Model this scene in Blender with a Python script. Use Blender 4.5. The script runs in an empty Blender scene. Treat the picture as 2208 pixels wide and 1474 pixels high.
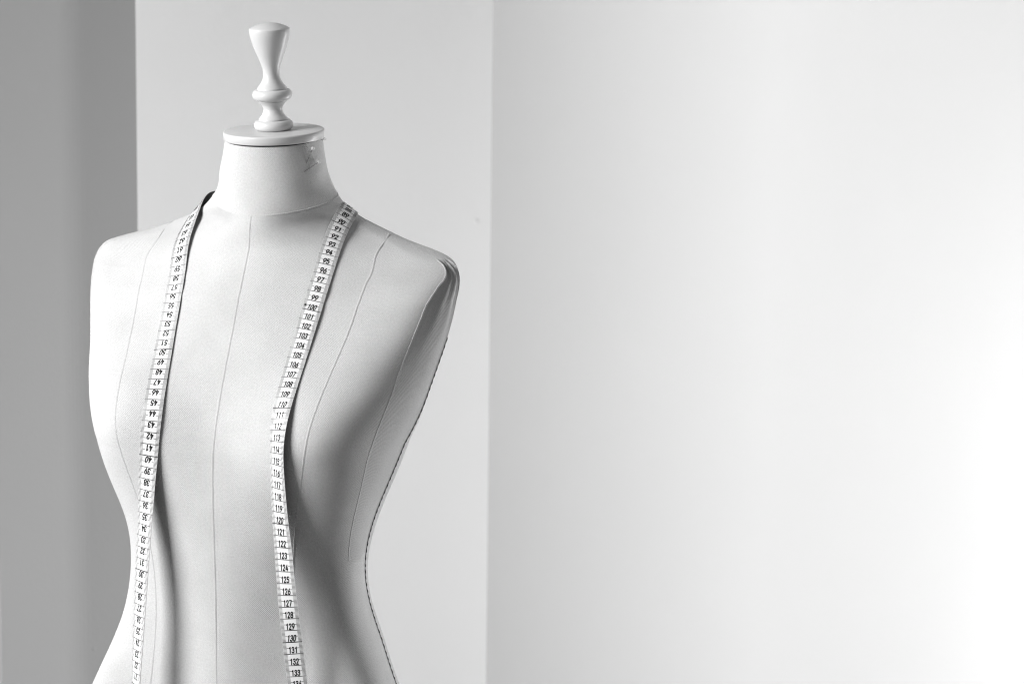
import bpy, math
import numpy as np
from mathutils import Vector, Matrix

S = bpy.context.scene
COL = S.collection
R = math.radians

# ------------------------------------------------------------------ camera
cam_d = bpy.data.cameras.new('camera'); cam = bpy.data.objects.new('camera', cam_d); COL.objects.link(cam)
cam_d.sensor_width = 36.0; cam_d.lens = 6133.0*36.0/2208.0; cam_d.clip_start = .05; cam_d.clip_end = 100
cam_d.dof.use_dof = True; cam_d.dof.focus_distance = 2.37; cam_d.dof.aperture_fstop = 13.0
cam.matrix_world = Matrix.Translation((0, 0, 1.594)) @ Matrix.Rotation(R(90-9.5), 4, 'X') @ Matrix.Rotation(0.0116, 4, 'Z')
S.camera = cam

# ------------------------------------------------------------------ light
wd = bpy.data.worlds.new('World'); S.world = wd; wd.use_nodes = True
wd.node_tree.nodes['Background'].inputs[0].default_value = (1, 1, 1, 1)
wd.node_tree.nodes['Background'].inputs[1].default_value = 0.06

def area(name, loc, target, sx, sy, power, spread=180):
    l = bpy.data.lights.new(name, 'AREA'); l.shape = 'RECTANGLE'; l.size = sx; l.size_y = sy; l.energy = power
    l.spread = R(spread)
    o = bpy.data.objects.new(name, l); COL.objects.link(o); o.location = loc
    o.rotation_euler = (Vector(target)-Vector(loc)).to_track_quat('-Z', 'Y').to_euler()
    return o
area('window_light', (-2.75, 1.25, 2.35), (-.2, 2.4, 1.05), 1.7, 1.6, 176)
area('side_fill', (.84, 2.90, .75), (-.35, 3.5, .90), .20, 1.0, 14)  # added fill lamp: brightens the back wall and the form's right edge
area('alcove_fill', (-2.20, 3.83, 1.0), (.1, 3.88, 1.1), .25, 1.0, 47)  # added unseen lamp, lifts the right wall's strip by the corner
area('overhead_fill', (1.3, 1.3, 2.8), (0, 2.4, 1.0), 1.2, 1.2, 7)  # added overhead fill for the form's dark right side, not a fitting
S.view_settings.view_transform = 'Standard'; S.view_settings.look = 'None'
S.view_settings.exposure = 0.0; S.view_settings.gamma = 1.0; S.view_settings.use_curve_mapping = False
S.cycles.filter_width = 1.15; S.cycles.max_bounces = 8; S.cycles.diffuse_bounces = 6

# ------------------------------------------------------------------ materials
def mat(name, col, rough=.9, spec=.3, build=None):
    m = bpy.data.materials.new(name); m.use_nodes = True; nt = m.node_tree
    b = nt.nodes['Principled BSDF']
    b.inputs['Base Color'].default_value = (col, col, col, 1); b.inputs['Roughness'].default_value = rough
    b.inputs['Specular IOR Level'].default_value = spec
    if build: build(nt, b, col)
    return m
def noise(nt, vec, scale, detail=3, rough=.55):
    n = nt.nodes.new('ShaderNodeTexNoise'); n.inputs['Scale'].default_value = scale
    n.inputs['Detail'].default_value = detail; n.inputs['Roughness'].default_value = rough
    nt.links.new(vec, n.inputs['Vector']); return n.outputs['Fac']
def math_n(nt, op, a, b):
    n = nt.nodes.new('ShaderNodeMath'); n.operation = op
    for k, v in enumerate((a, b)):
        if isinstance(v, (int, float)): n.inputs[k].default_value = v
        else: nt.links.new(v, n.inputs[k])
    return n.outputs[0]
def ramp_col(nt, fac, lo, hi, sock):
    r = nt.nodes.new('ShaderNodeMapRange'); r.inputs['To Min'].default_value = lo; r.inputs['To Max'].default_value = hi
    r.inputs['From Min'].default_value = .25; r.inputs['From Max'].default_value = .75
    nt.links.new(fac, r.inputs['Value'])
    c = nt.nodes.new('ShaderNodeCombineColor')
    for k in range(3): nt.links.new(r.outputs[0], c.inputs[k])
    nt.links.new(c.outputs[0], sock)
def bump(nt, h, dist, strength, b):
    n = nt.nodes.new('ShaderNodeBump'); n.inputs['Distance'].default_value = dist; n.inputs['Strength'].default_value = strength
    nt.links.new(h, n.inputs['Height']); nt.links.new(n.outputs[0], b.inputs['Normal'])

def b_canvas(nt, b, col):
    uv = nt.nodes.new('ShaderNodeUVMap').outputs[0]
    sp = nt.nodes.new('ShaderNodeSeparateXYZ'); nt.links.new(uv, sp.inputs[0])
    def thread(o, p):
        return math_n(nt, 'SINE', math_n(nt, 'MULTIPLY', o, 2*math.pi/p), 0)
    # plain weave: over / under checks of two thread systems, period about 1.7 mm
    wv = math_n(nt, 'MULTIPLY', thread(sp.outputs[0], .0017), thread(sp.outputs[1], .0017))
    mp = nt.nodes.new('ShaderNodeMapping'); mp.inputs['Scale'].default_value = (1, 1, 1); nt.links.new(uv, mp.inputs[0])
    gr = noise(nt, mp.outputs[0], 620, 2, .65)
    m2 = nt.nodes.new('ShaderNodeMapping'); m2.inputs['Scale'].default_value = (60, 900, 1); nt.links.new(uv, m2.inputs[0])
    slub = noise(nt, m2.outputs[0], 1, 2)
    h = math_n(nt, 'ADD', math_n(nt, 'MULTIPLY', wv, .35), math_n(nt, 'ADD', math_n(nt, 'MULTIPLY', gr, 1.2), math_n(nt, 'MULTIPLY', slub, .5)))
    bump(nt, h, .00042, .8, b)
    big = noise(nt, uv, 22, 4)
    f = math_n(nt, 'ADD', math_n(nt, 'MULTIPLY', gr, .6), math_n(nt, 'MULTIPLY', big, .4))
    ramp_col(nt, f, col*.80, col*1.15, b.inputs['Base Color'])
    b.inputs['Sheen Weight'].default_value = .15; b.inputs['Sheen Roughness'].default_value = .5
def b_paint(nt, b, col):
    tc = nt.nodes.new('ShaderNodeTexCoord').outputs['Object']
    bump(nt, noise(nt, tc, 90, 3), .0006, .25, b)
    ramp_col(nt, noise(nt, tc, 60, 4), col*.97, col*1.02, b.inputs['Base Color'])
def b_wall(nt, b, col):
    tc = nt.nodes.new('ShaderNodeTexCoord').outputs['Object']
    bump(nt, noise(nt, tc, 130, 4, .6), .0012, .22, b)
    ramp_col(nt, noise(nt, tc, 3, 4), col*.985, col*1.01, b.inputs['Base Color'])
def b_vinyl(nt, b, col):
    tc = nt.nodes.new('ShaderNodeTexCoord').outputs['Object']
    bump(nt, noise(nt, tc, 400, 2), .0002, .06, b)
M_CANVAS = mat('canvas', .60, .95, .1, b_canvas)
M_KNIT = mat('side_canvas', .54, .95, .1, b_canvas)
M_PAINT = mat('white_lacquer', .60, .32, .4, b_paint)
M_WALL_R = mat('dimmed_wall', .46, .95, .1, b_wall)  # white wall darkened in its colour to offset strong lamp light
M_WALL = mat('white_wall', .80, .95, .1, b_wall)
M_WALL_SHADE = mat('shade_toned_wall', .355, .95, .1, b_wall)  # shade on the left wall is put into its base colour
M_PATCH = mat('filler', .74, .95, .1, b_wall)
M_TAPE = mat('white_vinyl', .80, .42, .3, b_vinyl)
M_BACK = mat('black_vinyl', .025, .5, .3)
M_INK = mat('black_ink', .008, .5, .2)
M_TICK = mat('grey_ink', .03, .5, .2)
M_THREAD = mat('dark_thread', .03, .9, .1)
M_FUZZ = mat('pale_thread', .35, .9, .1)
M_STEEL = mat('pin_steel', .14, .35, .5, lambda nt, b, c: b.inputs.__getitem__('Metallic').__setattr__('default_value', 1.0))
M_PEARL = mat('pearl', .88, .18, .6)
M_FLOOR = mat('floor_boards', .30, .6, .3, b_paint)

# ------------------------------------------------------------------ object helpers
def link(o, parent=None):
    COL.objects.link(o)
    if parent is not None: o.parent = parent
    return o
def mesh_np(name, V, F, m, parent=None, smooth=True, uv=None):
    me = bpy.data.meshes.new(name)
    V = np.asarray(V, np.float32); F = np.asarray(F, np.int32); k = F.shape[1]
    me.vertices.add(len(V)); me.vertices.foreach_set('co', V.ravel())
    me.loops.add(F.size); me.loops.foreach_set('vertex_index', F.ravel())
    me.polygons.add(len(F)); me.polygons.foreach_set('loop_start', np.arange(0, F.size, k, dtype=np.int32))
    if uv is not None:
        l = me.uv_layers.new(name='UVMap'); l.data.foreach_set('uv', np.asarray(uv, np.float32)[F.ravel()].ravel())
    me.update(calc_edges=True); me.validate()
    me.polygons.foreach_set('use_smooth', np.full(len(F), smooth, dtype=bool))
    me.materials.append(m)
    return link(bpy.data.objects.new(name, me), parent)
def thing(name, label, cat, loc, rotz=0, group=None):
    o = bpy.data.objects.new(name, None); link(o); o.empty_display_size = .05
    o.location = loc; o.rotation_euler = (0, 0, rotz); o['label'] = label; o['category'] = cat
    if group: o['group'] = group
    return o
def structure(o, label=None):
    o['kind'] = 'structure'
    if label: o['label'] = label
    return o
def grid_faces(n, m, wrap=False):
    i = np.arange(n-1)[:, None]*m; j = np.arange(m if wrap else m-1)[None]
    j2 = (j+1) % m
    return np.stack([i+j, i+j2, i+m+j2, i+m+j], -1).reshape(-1, 4)
def lathe(prof, seg=96):
    prof = np.array(prof, float); a = np.linspace(0, 2*np.pi, seg, endpoint=False)
    V = np.stack([prof[:, :1]*np.cos(a), prof[:, :1]*np.sin(a), np.repeat(prof[:, 1:2], seg, 1)], -1).reshape(-1, 3)
    return V, grid_faces(len(prof), seg, True)
def smooth_prof(p, k=6):
    p = np.array(p, float); out = []
    q = np.vstack([p[:1], p, p[-1:]])
    for i in range(1, len(q)-2):
        for t in np.linspace(0, 1, k, endpoint=False):
            a, b, c, d = q[i-1], q[i], q[i+1], q[i+2]
            out.append(.5*((2*b)+(c-a)*t+(2*a-5*b+4*c-d)*t*t+(3*b-a-3*c+d)*t**3))
    out.append(p[-1]); return np.array(out)
def tube_mesh(P, r, seg=8, r_end=None):
    P = np.asarray(P, float); T = np.gradient(P, axis=0); T /= np.linalg.norm(T, axis=1, keepdims=True)
    ref = np.array([0, 0, 1.]) if abs(T[0][2]) < .9 else np.array([1., 0, 0])
    A = np.cross(T, ref); A /= np.linalg.norm(A, axis=1, keepdims=True); Bv = np.cross(T, A)
    a = np.linspace(0, 2*np.pi, seg, endpoint=False)
    rr = np.linspace(r, r if r_end is None else r_end, len(P))[:, None, None]
    V = (P[:, None]+rr*(A[:, None]*np.cos(a)[None, :, None]+Bv[:, None]*np.sin(a)[None, :, None])).reshape(-1, 3)
    return V, grid_faces(len(P), seg, True)
def join(parts):
    Vs, Fs, n = [], [], 0
    for V, F in parts: Vs.append(V); Fs.append(F+n); n += len(V)
    return np.vstack(Vs), np.vstack(Fs)

# ------------------------------------------------------------------ room
def wall(name, pts, label, m=M_WALL, thick=.12, z0=0, z1=2.9, n=40):
    """one wall following a plan polyline, room side on its right hand, with real thickness"""
    P = np.array(pts, float); d = np.gradient(P, axis=0); d /= np.linalg.norm(d, axis=1, keepdims=True)
    nrm = np.stack([d[:, 1], -d[:, 0]], 1)
    O = P+nrm*thick
    ring = np.vstack([P, O[::-1]]); k = len(ring)
    V = np.vstack([np.c_[ring, np.full(k, z0)], np.c_[ring, np.full(k, z1)]])
    F = [[i, (i+1) % k, k+(i+1) % k, k+i] for i in range(k)]
    h = len(P)
    for i in range(h-1):
        for b in (0, k): F.append([b+i, b+i+1, b+k-2-i, b+k-1-i])
    o = mesh_np(name, V, F, m, None, smooth=False)
    structure(o, label); o['category'] = 'wall'
    return o
wall('wall_back', [(.6, 4.0), (-2.8, 4.0)], 'plain white recessed wall behind the dress form, between the two nearer walls')
wall('wall_right', [(-.032+.71*1.9, 4.0-.71*1.9), (-.032, 4.0)], 'bright white smooth wall filling the right side of the picture', M_WALL_R)
def arc_pts(p, d0, d1, r, n=8):
    """rounded bend of radius r at p between unit directions d0 (arriving) and d1 (leaving)"""
    p = np.array(p, float); a = p-np.array(d0)*r; b = p+np.array(d1)*r
    return [tuple((1-s)**2*a+2*s*(1-s)*p+s*s*b) for s in np.linspace(0, 1, n)]
_d0, _d1 = np.array([-.8, -.6]), np.array([-.36, -.933])
_e = np.array([-.455, 3.42]); _m = _e+_d0*.092; _f = _m+_d1*.17
wall('wall_left', [tuple(_e)]+arc_pts(_m, _d0, _d1, .022)+[tuple(_f), (-.78, 3.22), (-1.6, 3.3)], 'shaded wall end left of the dress form with a soft upright bend', M_WALL_SHADE, .10)

def wall_mark(name, parent, at, nrm, rad, m, h=.0006):
    V, F = lathe([(.0001, h), (rad*.5, h*.9), (rad*.85, h*.5), (rad, -.0004)][::-1], 24)
    q = Vector((0, 0, 1)).rotation_difference(Vector(nrm).normalized()).to_matrix()
    return mesh_np(name, np.array([tuple(q @ Vector(v)+Vector(at)) for v in V]), F, m, parent)
wall_mark('filled_hole', bpy.data.objects['wall_back'], (-.0525, 3.9999, 1.0971), (0, -1, 0), .0045, M_PATCH)
wall_mark('paint_blister', bpy.data.objects['wall_left'], (-0.5084, 3.3799, 0.6409), (.6, -.8, 0), .0028, M_WALL_SHADE, .0005)

fl, ff = [(-4, -2, 0), (4, -2, 0), (4, 6, 0), (-4, 6, 0)], [[0, 1, 2, 3]]
structure(mesh_np('floor', fl, ff, M_FLOOR, None, smooth=False))

# ------------------------------------------------------------------ dress form surface (cm, body axes: X to its left, Y to its back, Z up from the waist)
ZL = np.array([-15.0, -11.0, -7.0, -3.5, 0.0, 3.5, 7.0, 10.5, 13.0, 15.5, 18.0, 20.5, 23.0, 24.5, 25.5, 26.3, 27.0, 27.6, 28.2, 28.8, 29.4, 30.0, 30.6, 31.4, 32.6, 34.2, 36.0])
KL = np.array([0.0, 0.0, 0.0, 0.0, 0.0, 0.0, 0.0, 0.0, 0.0, 0.0, 0.0, 0.0, 0.0, 0.0036, 0.0107, 0.0164, 0.0214, 0.0257, 0.03, 0.095, 0.16, 0.22, 0.2685, 0.2565, 0.236, 0.172, 0.1])
CT = np.array([[7.472, 7.549, 5.827, 14.932, 4.298, 13.62, 3.917, 9.508, 8.351, 8.56],
 [7.437, 7.125, 5.724, 13.342, 3.822, 12.082, 3.395, 8.628, 7.637, 7.994],
 [7.401, 6.741, 5.608, 11.656, 3.249, 10.836, 3.026, 7.724, 6.926, 7.514],
 [7.417, 6.516, 5.655, 10.629, 2.899, 9.8, 2.67, 7.084, 6.423, 7.19],
 [7.519, 6.533, 6.024, 10.251, 2.867, 9.494, 2.492, 7.199, 6.378, 7.05],
 [7.718, 6.922, 6.629, 10.561, 3.214, 10.165, 2.623, 7.966, 6.74, 7.141],
 [7.891, 7.634, 7.411, 11.604, 3.959, 11.459, 2.959, 8.978, 7.25, 7.401],
 [7.792, 8.443, 8.273, 12.56, 4.342, 12.817, 3.266, 9.765, 7.682, 7.717],
 [7.172, 8.869, 8.252, 13.338, 4.064, 14.045, 3.51, 10.128, 7.885, 7.981],
 [6.229, 9.21, 6.865, 14.065, 3.115, 14.96, 3.716, 10.242, 7.853, 8.112],
 [5.081, 9.572, 4.754, 14.571, 1.852, 15.759, 3.983, 10.368, 7.622, 8.057],
 [3.85, 9.966, 2.651, 15.165, 0.571, 16.472, 4.318, 10.64, 7.239, 7.817],
 [2.748, 10.248, 0.973, 15.627, -0.813, 16.924, 4.674, 11.133, 6.844, 7.502],
 [1.934, 10.437, -0.206, 15.947, -2.128, 17.108, 4.919, 11.8, 6.639, 7.231],
 [1.433, 10.68, -1.155, 15.881, -3.111, 17.029, 4.981, 12.44, 6.716, 7.083],
 [1.125, 10.767, -2.137, 14.355, -3.408, 16.405, 5.155, 12.716, 7.432, 7.055],
 [0.827, 10.218, -3.097, 12.711, -4.046, 13.606, 5.866, 11.473, 7.592, 7.225],
 [0.809, 9.058, -3.726, 10.811, -4.582, 11.589, 6.294, 9.044, 7.379, 7.459],
 [0.733, 7.696, -4.034, 8.915, -4.884, 10.057, 6.641, 6.915, 7.335, 7.702],
 [0.629, 6.237, -3.83, 7.562, -4.901, 7.577, 6.49, 5.025, 7.423, 8.028],
 [0.347, 4.92, -3.026, 6.418, -4.578, 5.906, 6.186, 3.727, 7.727, 8.415],
 [-0.093, 3.915, -1.703, 5.572, -3.836, 5.176, 6.313, 2.948, 8.452, 9.243],
 [-0.176, 3.424, -1.371, 4.919, -3.73, 4.667, 6.468, 2.58, 8.776, 9.472],
 [-0.222, 3.277, -1.382, 4.631, -3.72, 4.369, 6.482, 2.447, 8.747, 9.398],
 [-0.261, 3.269, -1.405, 4.613, -3.624, 4.195, 6.361, 2.401, 8.554, 9.196],
 [-0.337, 3.074, -1.464, 4.336, -3.639, 4.037, 6.209, 2.288, 8.323, 8.941],
 [-0.383, 2.852, -1.498, 4.069, -3.624, 3.863, 6.063, 2.153, 8.088, 8.683]])
#     columns: front depth, princess x / depth, side edge x / depth, back edge x / y, back x / y, back depth
NL = len(ZL); UL = np.arange(NL, dtype=float)
def spl(x, xq):
    m = len(x); h = np.diff(x); A = np.zeros((m, m)); B = np.zeros((m, m)); A[0, 0] = A[-1, -1] = 1
    for i in range(1, m-1):
        A[i, i-1] = h[i-1]; A[i, i] = 2*(h[i-1]+h[i]); A[i, i+1] = h[i]
        B[i, i-1] = 6/h[i-1]; B[i, i] = -6/h[i-1]-6/h[i]; B[i, i+1] = 6/h[i]
    M = np.linalg.solve(A, B)
    i = np.clip(np.searchsorted(x, xq)-1, 0, m-2); t0 = x[i+1]-xq; t1 = xq-x[i]; hh = h[i]
    Q = np.zeros((len(xq), m)); r = np.arange(len(xq)); Q[r, i] += t0/hh; Q[r, i+1] += t1/hh
    return Q+(t0**3/(6*hh)-t0*hh/6)[:, None]*M[i]+(t1**3/(6*hh)-t1*hh/6)[:, None]*M[i+1]
TC = np.array([0, .75, 1.35, 1.95, 2.6, np.pi]); TP = np.concatenate([TC, 2*np.pi-TC[-2:0:-1]])
TE = np.concatenate([TP-2*np.pi, TP, TP+2*np.pi])
Xc = np.stack([0*CT[:, 0], CT[:, 1], CT[:, 3], CT[:, 5], CT[:, 7], 0*CT[:, 0]], 1)
Yc = np.stack([-CT[:, 0], -CT[:, 2], -CT[:, 4], CT[:, 6], CT[:, 8], CT[:, 9]], 1)
Xc = np.concatenate([Xc, -Xc[:, -2:0:-1]], 1); Yc = np.concatenate([Yc, Yc[:, -2:0:-1]], 1)
def body(u, t):
    """surface points for arrays u, t of one shape"""
    sh = np.shape(u); u = np.ravel(u).astype(float); t = (np.ravel(t)+np.pi) % (2*np.pi)-np.pi
    t = np.where(t < 0, t+2*np.pi, t)
    out = np.empty((len(u), 3))
    for a in range(0, len(u), 60000):
        s = slice(a, a+60000)
        Bu = spl(UL, u[s]); Bt = spl(TE, t[s]); Bt = Bt[:, :10]+Bt[:, 10:20]+Bt[:, 20:]
        x = ((Bu@Xc)*Bt).sum(1); y = ((Bu@Yc)*Bt).sum(1)
        z = np.interp(u[s], UL, ZL)+np.interp(u[s], UL, KL)*(y-2.0)
        out[s] = np.stack([x, y, z], 1)
    return out.reshape(sh+(3,))
def frame(u, t):
    e = 1e-3
    p = body(u, t); du = body(u+e, t)-body(u-e, t); dt = body(u, t+e)-body(u, t-e)
    n = np.cross(dt, du); n /= np.linalg.norm(n, axis=-1, keepdims=True)+1e-12
    return p, n
YAW = R(-19.7)
form = thing('dress_form', 'pale canvas dress form without arms, white turned knob on its neck', 'dress form', [-0.22294, 2.40492, 0.99987], YAW)
CM = .01

U_TOP = 25.88                         # the neck ends under the wooden cap
def u_neck(t):
    a = np.minimum(np.abs(t), 3.1)
    return sum(np.interp(np.abs(a+d), [0, .2, .42, .67, .94, 1.22, 1.5, 3.2], [20.70, 20.80, 21.05, 21.26, 21.33, 21.27, 21.12, 21.1]) for d in (-.12, -.06, 0, .06, .12))/5
U_W = float(np.interp(.9, ZL, UL))    # level of the waist seam under the side panel
U_A = 15.1                            # top of the armhole
def t_edges(u):
    b = np.clip((u-10.5)/(U_A-10.5), 0, 1); b = b*b*b
    return 1.35+b*.38, 1.95-b*.13
# rows: dense, evenly spaced along the surface
uu = np.linspace(0, U_TOP, 1500)
step = np.max([np.linalg.norm(np.diff(body(uu, np.full_like(uu, tt)), axis=0), axis=1) for tt in (0, .75, 1.35, 1.6, -.75)], 0)
arc = np.concatenate([[0], np.cumsum(step)])
NR = 520
ub = np.interp(np.linspace(0, arc[-1], NR), arc, uu)
iw = int(np.argmin(abs(ub-U_W))); ia = int(np.argmin(abs(ub-U_A))); ub[iw] = U_W; ub[ia] = U_A
i_n = int(np.argmin(abs(ub-21.25)))
segs = [(0., .75, 60), (.75, 1.35, 44), (1.35, 1.95, 50), (1.95, np.pi, 56)]
tb = np.concatenate([np.linspace(a, b, k, endpoint=False) for a, b, k in segs]+[[np.pi]])
kE, kS = 60+44, 60+44+50
tE, tS = t_edges(ub)
def warp(u_rows):
    e, s = t_edges(u_rows); x = np.array([0, 1.35, 1.95, np.pi])
    return np.stack([np.interp(tb, x, [0, a, b, np.pi]) for a, b in zip(e, s)])
Thalf = warp(ub)
T_ = np.concatenate([Thalf, -Thalf[:, -2:0:-1]], 1); NTc = T_.shape[1]
U_ = np.repeat(ub[:, None], NTc, 1)
un = u_neck(T_[i_n]); lo, hi = ub[i_n-30], ub[i_n+30]
for j in range(NTc):                  # bend the rows near the collar seam so that one row follows it
    U_[i_n-30:i_n+31, j] = np.interp(ub[i_n-30:i_n+31], [lo, ub[i_n], hi], [lo, un[j], hi])
P_, N_ = frame(U_, T_)
# gentle unevenness of stretched cloth
rng = np.random.default_rng(5)
def wob(P):
    s = np.zeros(P.shape[:2])
    for k in range(9):
        d = rng.normal(size=3); d /= np.linalg.norm(d); s += np.sin(P@d*rng.uniform(.5, 1.6)+rng.uniform(0, 6.28))
    return s/9
P_ = P_+N_*(wob(P_)*.03)[..., None]
# the collar flares softly into the shoulders
sv = np.concatenate([np.zeros((1, NTc)), np.cumsum(np.linalg.norm(np.diff(P_, axis=0), axis=2), 0)]); ds = sv-sv[i_n][None]
P_ = P_+N_*(.30*np.exp(-(ds/np.where(ds > 0, 1.4, 2.2))**2))[..., None]
# padded shoulders: round off the ridge
PS = P_.copy()
sw = (np.clip((ub-13.2)/3.6, 0, 1)*np.clip((24.2-ub)/2.4, 0, 1))[:, None, None]
ra, rb = int(np.searchsorted(ub, 12.6)), int(np.searchsorted(ub, 24.4))
for _ in range(240):
    Q = PS[ra:rb]
    L = (np.roll(Q, 1, 1)+np.roll(Q, -1, 1))*.25
    L[1:-1] += (Q[:-2]+Q[2:])*.25; L[0] *= 2; L[-1] *= 2
    PS[ra:rb] = Q+(L-Q)*sw[ra:rb]*.9
def grid_normals(G):
    n = np.cross(np.roll(G, -1, 1)-np.roll(G, 1, 1), np.gradient(G, axis=0))
    return n/(np.linalg.norm(n, axis=-1, keepdims=True)+1e-12)
N_ = grid_normals(PS)
def on_cloth(u, t):
    """points and normals of the finished cloth at arrays u, t"""
    u = np.asarray(u, float); t = (np.asarray(t, float)+np.pi) % (2*np.pi)-np.pi
    P = np.empty((len(u), 3)); Nn = np.empty((len(u), 3)); h = np.arange(len(tb))
    for k in range(len(u)):
        r = int(np.clip(np.searchsorted(ub, u[k]), 1, NR-1)); w = (u[k]-ub[r-1])/(ub[r]-ub[r-1])
        row = Thalf[r-1]*(1-w)+Thalf[r]*w
        j = np.interp(abs(t[k]), row, h); jj = j if t[k] >= 0 else (NTc-j)
        c = int(round(jj)) % NTc
        f = np.interp(u[k], U_[:, c], np.arange(NR)); i0 = min(int(f), NR-2); fi = f-i0
        j0 = int(np.floor(jj)); fj = jj-j0; j0 %= NTc; j1 = (j0+1) % NTc
        for A, O in ((PS, P), (N_, Nn)):
            O[k] = (A[i0, j0]*(1-fj)+A[i0, j1]*fj)*(1-fi)+(A[i0+1, j0]*(1-fj)+A[i0+1, j1]*fj)*fi
    return P, Nn/np.linalg.norm(Nn, axis=1, keepdims=True)
# side panels: sunk behind the panel edge at the armhole, puckered at the top
q = (T_[:, kE:kS+1]-tE[:, None])/(tS-tE)[:, None]
q = np.linspace(0, 1, kS-kE+1)[None]*np.ones((NR, 1))
zz = PS[:, kE:kS+1, 2]
dep = np.clip((zz-11)/12, 0, 1)
top = PS[ia, (kE+kS)//2]
dist = np.linalg.norm(PS[:, kE:kS+1]-top, axis=-1)
ins = -(.05+.42*dep*np.exp(-(q/.55)**2)+.10*dep)*np.clip(q/.03, 0, 1)*np.clip((1-q)/.10, 0, 1)*np.clip(dist/.5, 0, 1)*np.clip((zz-zz[iw])/1.2, 0, 1)
topfade = np.clip(np.linalg.norm(PS[:, kE:kS+1]-PS[ia, kE:kS+1][None], axis=-1)/1.0, 0, 1); ins = ins*topfade
puck = .12*np.sin(q*19+.6*np.sin(dist*.9)+.35*dist*q)*np.exp(-(dist/3.6)**1.3)*np.clip(dist/.6, 0, 1)*np.clip(q*6, 0, 1)*np.clip((1-q)*6, 0, 1)*topfade
def side(mirror):
    a = slice(kE, kS+1)
    if mirror:
        idx = [(NTc-k) % NTc for k in range(kE, kS+1)]
        X = PS[iw:ia+1][:, idx]; Nn = N_[iw:ia+1][:, idx]
    else: X = PS[iw:ia+1, a]; Nn = N_[iw:ia+1, a]
    return X+Nn*((ins+puck)[iw:ia+1]*(.3 if mirror else 1))[..., None], X
def uvs(G):
    s = np.linalg.norm(np.diff(G, axis=1), axis=2); sx = np.concatenate([np.zeros((len(G), 1)), np.cumsum(s, 1)], 1)
    sx -= sx[:, :1]
    v = np.linalg.norm(np.diff(G, axis=0), axis=2); sy = np.concatenate([np.zeros((1, G.shape[1])), np.cumsum(v, 0)], 0)
    return np.stack([sx, sy], -1)*CM
def half_uv(G):                       # arc length from the centre front to both sides
    h = G.shape[1]//2
    a = uvs(G[:, :h+1]); b = uvs(np.concatenate([G[:, :1], G[:, :h-1:-1]], 1)); b[..., 0] *= -1
    return a, b
def emit(name, G, keep, m, parent, cap=False):
    n, k = G.shape[:2]
    a, b = half_uv(G); h = k//2
    UV = np.empty((n, k, 2)); UV[:, :h+1] = a; UV[:, h+1:] = b[:, 1:][:, ::-1][:, 1:][:, :k-h-1] if False else b[:, 1:k-h][:, ::-1]
    F = grid_faces(n, k, True)
    if keep is not None: F = F[keep.ravel()]
    used = np.unique(F); mp = np.full(n*k, -1); mp[used] = np.arange(len(used))
    return mesh_np(name, G.reshape(-1, 3)[used]*CM, mp[F], m, parent, True, UV.reshape(-1, 2)[used])
# torso (everything below the collar seam but the side panels)
keep = np.ones((i_n, NTc), bool)
keep[iw:ia, kE:kS] = False; keep[iw:ia, NTc-kS:NTc-kE] = False
torso = emit('torso', PS[:i_n+1], keep, M_CANVAS, form)
neck = emit('neck', PS[i_n:], None, M_CANVAS, form)
SIDE = []
for mir in (False, True):
    G, X0 = side(mir)
    n, k = G.shape[:2]
    F = grid_faces(n, k)
    if mir: F = F[:, ::-1]
    SIDE.append(mesh_np('side_panel', G.reshape(-1, 3)*CM, F, M_KNIT, form, True, uvs(G).reshape(-1, 2)))
# bottom board
bt = PS[0]; c0 = bt.mean(0)
V = np.vstack([bt, (bt-c0)*.02+c0]); F = np.array([[j, (j+1) % NTc, NTc+(j+1) % NTc, NTc+j] for j in range(NTc)])[:, ::-1]
mesh_np('bottom_board', V*CM, F, M_CANVAS, form, False)

# seams: two puffed lips with a stitched notch between them, lying on the cloth
def seam_strip(name, u, t, parent, lip=.016, wid=.085, notch=-.9, m=None, relax=0):
    u = np.asarray(u, float); t = np.asarray(t, float)
    p, _ = on_cloth(u, t); s = np.concatenate([[0], np.cumsum(np.linalg.norm(np.diff(p, axis=0), axis=1))])
    k = int(s[-1]/.12)+2; sq = np.linspace(0, s[-1], k); u = np.interp(sq, s, u); t = np.interp(sq, s, t)
    p, n = on_cloth(u, t)
    wr = np.clip((u-14.2)/1.2, 0, 1)[1:-1, None]
    for _ in range(relax):
        p[1:-1] += ((p[:-2]+2*p[1:-1]+p[2:])/4-p[1:-1])*wr; n[1:-1] += ((n[:-2]+2*n[1:-1]+n[2:])/4-n[1:-1])*wr
    if relax: p[1:-1] += n[1:-1]*.03*wr
    T = np.gradient(p, axis=0); T /= np.linalg.norm(T, axis=1, keepdims=True); L = np.cross(n, T)
    j = rng.normal(0, .012, k); j = np.convolve(j, np.ones(3)/3, 'same')
    xs = np.array([-1, -.75, -.5, -.33, -.2, -.08, .08, .2, .33, .5, .75, 1.])*wid
    hs = np.array([-.03, .2, .62, .95, .9, notch, notch, .9, 1., .7, .25, -.03])*lip*np.array([.3]*6+[1.]*6)+.016
    hs[0] = hs[-1] = -.03
    pul = 1+.25*np.sin(sq*2*np.pi/.33)
    G = p[:, None]+L[:, None]*(xs[None, :]+j[:, None])[..., None]+n[:, None]*(hs[None]*pul[:, None])[..., None]
    uv = np.stack([np.repeat(xs[None], k, 0), np.repeat(sq[:, None], len(xs), 1)], -1)*CM
    o = mesh_np(name, G.reshape(-1, 3)*CM, grid_faces(k, len(xs)), m or M_CANVAS, parent, True, uv.reshape(-1, 2))
    return o
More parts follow.
